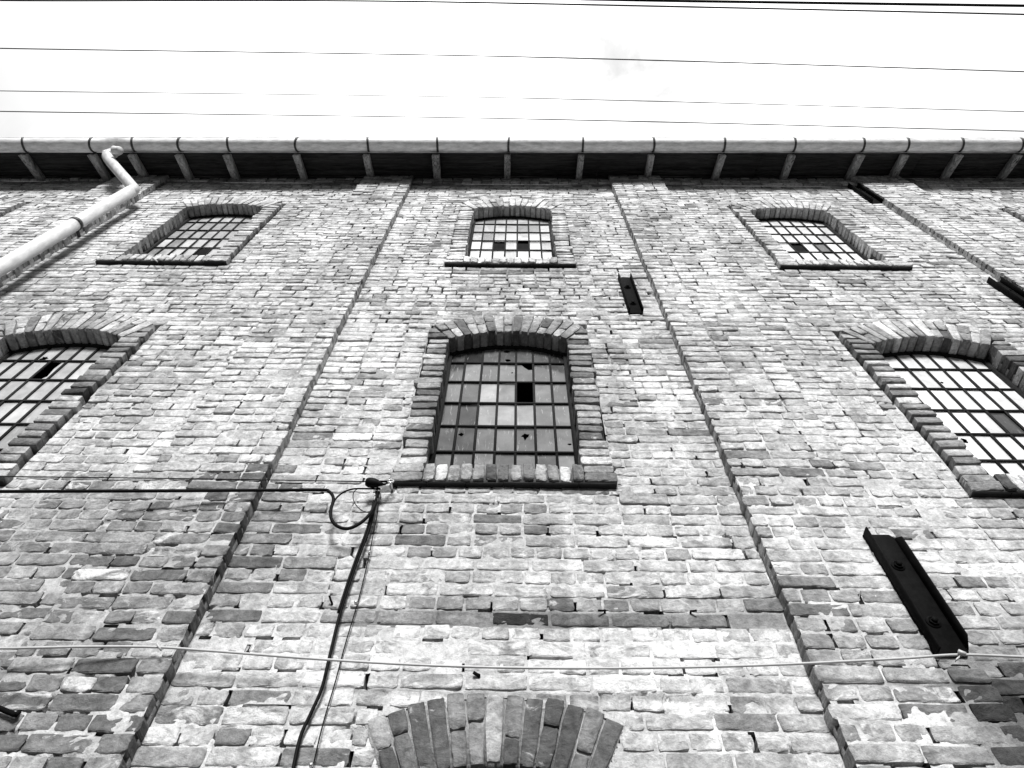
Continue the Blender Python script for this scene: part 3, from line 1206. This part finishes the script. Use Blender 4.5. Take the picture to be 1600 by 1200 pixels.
# the line coming in from the left, its slack loop and the run down the wall
main = [at(-160, 769, 2.20), at(0, 768, 2.22), at(250, 767, 2.28), at(420, 766, 2.32), at(500, 765.5, 2.335), at(514, 768, 2.335), at(521, 779, 2.335),
        at(517, 797, 2.335), at(518, 811, 2.335), at(527, 822, 2.335), at(543, 826, 2.335), at(562, 818, 2.335), at(578, 803, 2.34), at(588, 785, 2.345)]
drop.tube(spline(main, 8), 0.0085, 10)
ring2 = [at(589, 764, 2.365), at(570, 763.5, 2.34), at(552, 764, 2.335), at(537, 769, 2.335), at(525, 779, 2.335), at(519, 792, 2.335)]
drop.tube(spline(ring2, 8), 0.0045, 8)
down = [at(591, 764, 2.37), at(588, 778, 2.375), at(577, 825, 2.385), at(560, 872, 2.395), at(546, 912, 2.40), at(531, 960, 2.40), at(515, 1026, 2.395),
        at(503, 1075, 2.40), at(487, 1112, 2.405), at(470, 1150, 2.405), at(458, 1202, 2.405), at(440, 1300, 2.405)]
drop.tube(spline(down, 8), [0.0135] * 6 + [0.0090] * 14 + [0.0068] * 69, 10)
down2 = [p + Vector((-0.006, -0.012, 0)) for p in down[1:6]]
drop.tube(spline(down2, 8), 0.0055, 8)
dro = drop.build('service_cable', [M_CABLE], None, True)
tag(dro, 'thick black service cable coming in from the left, looping and running down the wall', 'cable')

tie = MB()
p = at(585, 779, 2.36)
tie.box(p.x - 0.003, p.x + 0.003, p.y - 0.004, p.y + 0.004, p.z - 0.014, p.z + 0.014)
o = tie.build('cable_tie', [M_WHITE], None)
o.parent = dro

thin = MB()
tw = [at(592, 772, 2.36), at(590, 800, 2.385), at(585, 826, 2.39), at(574, 880, 2.405), at(560, 938, 2.41), at(540, 1005, 2.41), at(524, 1065, 2.41), at(505, 1130, 2.41), at(489, 1198, 2.41), at(470, 1290, 2.41)]
thin.tube(spline(tw, 6), 0.0026, 6)
for (px, py) in ((577, 863), (556, 941), (486, 1195)):
    p = at(px, py, 2.395)
    thin.box(p.x - 0.006, p.x + 0.006, p.y - 0.006, p.y + 0.012, p.z - 0.005, p.z + 0.005, 1)
tag(thin.build('phone_wire', [M_CABLE, M_STEEL], None, False), 'thin dark wire clipped to the bricks just right of the thick cable', 'wire')
loop = MB()
lp = [at(580, 764, 2.35), at(562, 763, 2.345), at(553, 769, 2.345), at(552, 780, 2.345), at(557, 790, 2.345), at(566, 798, 2.345), at(577, 801, 2.35)]
loop.tube(spline(lp, 6), 0.0024, 6)
tag(loop.build('wire_loop', [M_CABLE], None), 'small loop of thin wire hanging inside the big black cable loop', 'wire')

mess = MB()
mw = [at(-160, 743, 2.16), at(0, 744.5, 2.18), at(300, 748, 2.27), at(576, 752.5, 2.335)]
mess.tube(spline(mw, 6), 0.0030, 6)
tag(mess.build('messenger_wire', [M_CABLE], None), 'thin steel wire stretched from the left just above the thick cable', 'wire')

cl = MB()
c0, c1 = at(572, 753, 2.335), at(592, 756, 2.335)
ax = (c1 - c0)
prof = [(0.0, 0.010), (0.04, 0.021), (0.25, 0.027), (0.6, 0.027), (0.9, 0.021), (1.08, 0.012), (1.3, 0.008)]
cl.tube([tuple(c0 + ax * t) for t, _ in prof], [r_ for _, r_ in prof], 14)
rg = at(610, 752, 2.355)
for oz in (0.016, -0.016):
    cl.tube([tuple(c0 + ax * 0.8 + Vector((0, 0, oz))), tuple((c0 + ax * 1.2).lerp(rg, 0.5) + Vector((0, 0, oz * 0.7))), tuple(rg + Vector((-0.012, 0, 0)))], 0.0055, 8)
clo = cl.build('tension_clamp', [M_CABLE], None, True)
tag(clo, 'black bullet-shaped cable clamp hooked to a bright ring beside the middle window sill', 'clamp')


def ring(name, c, rad, r_, mat, label):
    m = MB()
    pts = [tuple(c + Vector((rad * math.cos(t), 0.35 * rad * math.sin(t), rad * math.sin(t)))) for t in [2 * math.pi * k / 18 for k in range(19)]]
    m.tube(pts, r_, 8, cap=False)
    m.tube([tuple(c + Vector((0, 0.0, rad))), tuple(c + Vector((0.0, 0.04, rad))), tuple(c + Vector((0.0, 0.10, rad)))], 0.006, 8)
    o = m.build(name, [mat], None, True)
    tag(o, label, 'ring bolt')
    return o


ring('eye_bolt', rg, 0.017, 0.0048, M_STEEL, 'bright eye bolt in the wall at the tip of the black clamp')
ring('eye_bolt', at(592, 765, 2.365), 0.014, 0.0042, M_STEEL, 'small eye bolt just below the clamp, where the black cables hang')
# anchor rod of the lower eye
wc = MB()
wpts = [at(-120, 1012, 2.28), at(0, 1013, 2.28), at(130, 1010.5, 2.30), at(240, 1011, 2.325), at(330, 1017, 2.335), at(500, 1030, 2.335), at(680, 1040, 2.335),
        at(860, 1044, 2.335), at(1050, 1043, 2.33), at(1200, 1039, 2.31), at(1330, 1033, 2.29), at(1420, 1028, 2.275), at(1500, 1023, 2.265), at(1600, 1026.5, 2.265), at(1760, 1034, 2.265)]
wc.tube(spline(wpts, 6), 0.0052, 10)
wco = wc.build('white_cable', [M_WHITE], None, True)
tag(wco, 'pale white cable strung sagging across the wall just above the lowest arch', 'cable')
t_ = MB()
for (px, py, d) in ((1503, 1020, 1), (1496, 1029.5, -1)):
    p = at(px, py, 2.250)
    t_.obox(p, Vector((0.011, 0, -0.007 * d)), Vector((0, 0.006, 0)), Vector((0.003, 0, 0.005)))
o = t_.build('cable_tie', [M_WHITE], None)
o.parent = wco
t_ = MB()
t_.tube([tuple(at(245, 1006, 2.31)), tuple(at(252, 1016, 2.318))], 0.004, 6)
o = t_.build('cable_tie', [M_WHITE], None)
o.parent = wco


def nail(px, py, Y, dx, dz, label, L=0.055, r_=0.006):
    m = MB()
    p = at(px, py, Y)
    m.tube([tuple(p + Vector((0, 0.07, 0))), tuple(p + Vector((0, -0.01, 0))), tuple(p + Vector((dx * .4, -L * 0.5, dz * .3))), tuple(p + Vector((dx, -L, dz)))], r_, 8)
    tag(m.build('wall_hook', [M_ANCHOR], None, True), label, 'hook')


nail(519, 944, YW, -0.012, 0.018, 'small rusty hook left of the hanging black cable', 0.035, 0.005)
nail(945, 956, YW, -0.03, -0.012, 'small rusty hook at the left part of the dark brick band', 0.022, 0.005)
nail(1079, 957, YW, 0.02, -0.01, 'bent rusty nail at the right part of the dark brick band', 0.024, 0.005)
nail(748, 1057, YW, -0.02, 0.004, 'rusty stub of iron in the wall above the lowest arch', 0.02, 0.007)
# bent iron rod at the lower left edge of the view
ir = MB()
b0, b1 = at(-60, 1082, 2.33), at(24, 1117, 2.335)
ir.tube([tuple(b0), tuple(b1)], 0.0095, 10)
ir.tube([tuple(b1), tuple(at(30, 1112, 2.36)), tuple(at(37, 1105, 2.42))], [0.0095, 0.007, 0.005], 8)
tag(ir.build('iron_rod', [M_ANCHOR], None, True), 'bent black iron rod sticking out of the wall at lower left', 'rod')
# a pale twig caught on the sill
tw_ = MB()
tw_.tube([tuple(at(238, 402, 2.375)), tuple(at(246, 409, 2.362))], 0.006, 6)
tag(tw_.build('twig', [M_WHITE], None), 'pale twig lying over the sill of the upper left window', 'twig')

# ------------------------------------------------------------------ overhead wires along the street
WIRES = [
    (8.3, 0.0055, [(-300, 167), (0, 174), (800, 185.5), (1600, 205), (1900, 213)], 'thin black overhead wire nearest the gutter'),
    (8.0, 0.0042, [(-300, 136), (0, 142), (800, 153), (1600, 174.5), (1900, 183)], 'faintest overhead wire, second one up from the gutter'),
    (7.6, 0.0054, [(-300, 67), (0, 75.5), (800, 88.5), (1600, 112), (1900, 122)], 'lone overhead wire in the middle of the white sky'),
    (7.0, 0.0068, [(-300, -8), (0, 0.5), (450, 0.8), (800, 5), (1600, 22.5), (1900, 30)], 'dark overhead wire just under the top edge of the view'),
    (6.6, 0.0105, [(-300, -30), (0, -18), (800, -3.5), (1100, 2.0), (1600, 9), (1900, 13)], 'thickest overhead cable, topmost at the right of the sky'),
]
for z, r_, pts, lab in WIRES:
    m = MB()
    w = spline([at_h(px, py, z) for px, py in pts], 10)
    a, b = w[0], w[-1]
    w = [a + (a - w[1]).normalized() * 14] + w + [b + (b - w[-2]).normalized() * 14]
    m.tube(w, r_, 6)
    tag(m.build('overhead_wire', [M_CABLE], None, True), lab, 'overhead wire', 'overhead wires along the street')

# ------------------------------------------------------------------ ground
g = MB()
g.add([(-400, -400, 0), (400, -400, 0), (400, 400, 0), (-400, 400, 0)], [(0, 1, 2, 3)])
tag(g.build('street', [M_ASPH]), kind='structure')
g = MB()
g.box(-60, 60, -0.5, 2.42, -0.1, 0.10)
g.box(-60, 60, -0.64, -0.505, -0.1, 0.12)
tag(g.build('pavement', [M_PAVE]), kind='structure')

# ------------------------------------------------------------------ light
SUN_EL, SUN_AZ = R(29), R(180.5)          # high in front of the facade, a little to the left
w = bpy.data.worlds.new('World')
scene.world = w
w.use_nodes = True
nt = w.node_tree
for n in list(nt.nodes):
    nt.nodes.remove(n)
out = nt.nodes.new('ShaderNodeOutputWorld')
bg = nt.nodes.new('ShaderNodeBackground')
sky = nt.nodes.new('ShaderNodeTexSky')
sky.sky_type = 'NISHITA'
sky.sun_disc = False
sky.sun_elevation = SUN_EL
sky.sun_rotation = SUN_AZ
sky.dust_density = 6.0
sky.air_density = 2.0
bw = nt.nodes.new('ShaderNodeRGBToBW')
nt.links.new(sky.outputs[0], bw.inputs[0])
tc = nt.nodes.new('ShaderNodeTexCoord')
cn = noise(nt, tc.outputs['Generated'], 7.0, 8, 0.6, 0.5)
cl_ = None
for (px, py, r_in, r_out, amp) in ((40, 150, 0.03, 0.15, 0.16), (965, 85, 0.0, 0.19, 0.46), (1035, 95, 0.0, 0.17, 0.30), (915, 125, 0.0, 0.15, 0.22)):     # faint grey clouds
    d_ = at_h(px, py, 1.0) - Vector((0, 0, EYE))
    d_.normalize()
    dist = nt.nodes.new('ShaderNodeVectorMath')
    dist.operation = 'DISTANCE'
    nt.links.new(tc.outputs['Generated'], dist.inputs[0])
    dist.inputs[1].default_value = d_
    blob = ramp(nt, math_(nt, 'ADD', dist.outputs['Value'], ramp(nt, cn, 0.3, 0.7, 0.075, -0.075)), r_in, r_out, amp, 0.0)
    f_ = math_(nt, 'SUBTRACT', 1.06, math_(nt, 'MAXIMUM', math_(nt, 'MINIMUM', blob, amp), 0.0))
    cl_ = f_ if cl_ is None else math_(nt, 'MULTIPLY', cl_, f_)
sep = nt.nodes.new('ShaderNodeSeparateXYZ')
nt.links.new(tc.outputs['Generated'], sep.inputs[0])
zz = math_(nt, 'POWER', math_(nt, 'MAXIMUM', sep.outputs[2], 0.0), 4.4)
ov = math_(nt, 'MULTIPLY_ADD', zz, 9.6, 0.28)          # thin overcast, by far the brightest overhead
val = math_(nt, 'MULTIPLY', math_(nt, 'MULTIPLY_ADD', bw.outputs[0], 0.05, ov), cl_)
cmb = nt.nodes.new('ShaderNodeCombineColor')
for i in range(3):
    nt.links.new(val, cmb.inputs[i])
nt.links.new(cmb.outputs[0], bg.inputs[0])
bg.inputs[1].default_value = 0.15
nt.links.new(bg.outputs[0], out.inputs[0])

sd = bpy.data.lights.new('sun', 'SUN')
sd.energy = 4.5
sd.angle = R(16)
so = bpy.data.objects.new('sun', sd)
COL.objects.link(so)
# direction towards the sun: rotation measured from +Y towards +X
sv = Vector((math.sin(SUN_AZ) * math.cos(SUN_EL), math.cos(SUN_AZ) * math.cos(SUN_EL), math.sin(SUN_EL)))
so.rotation_euler = sv.to_track_quat('Z', 'Y').to_euler()
so.location = (0, -8, 20)

scene.render.engine = 'CYCLES'
scene.view_settings.view_transform = 'Standard'
scene.view_settings.look = 'None'
scene.view_settings.exposure = 0.5
scene.view_settings.gamma = 1.0
scene.render.resolution_x = 1024
scene.render.resolution_y = 768
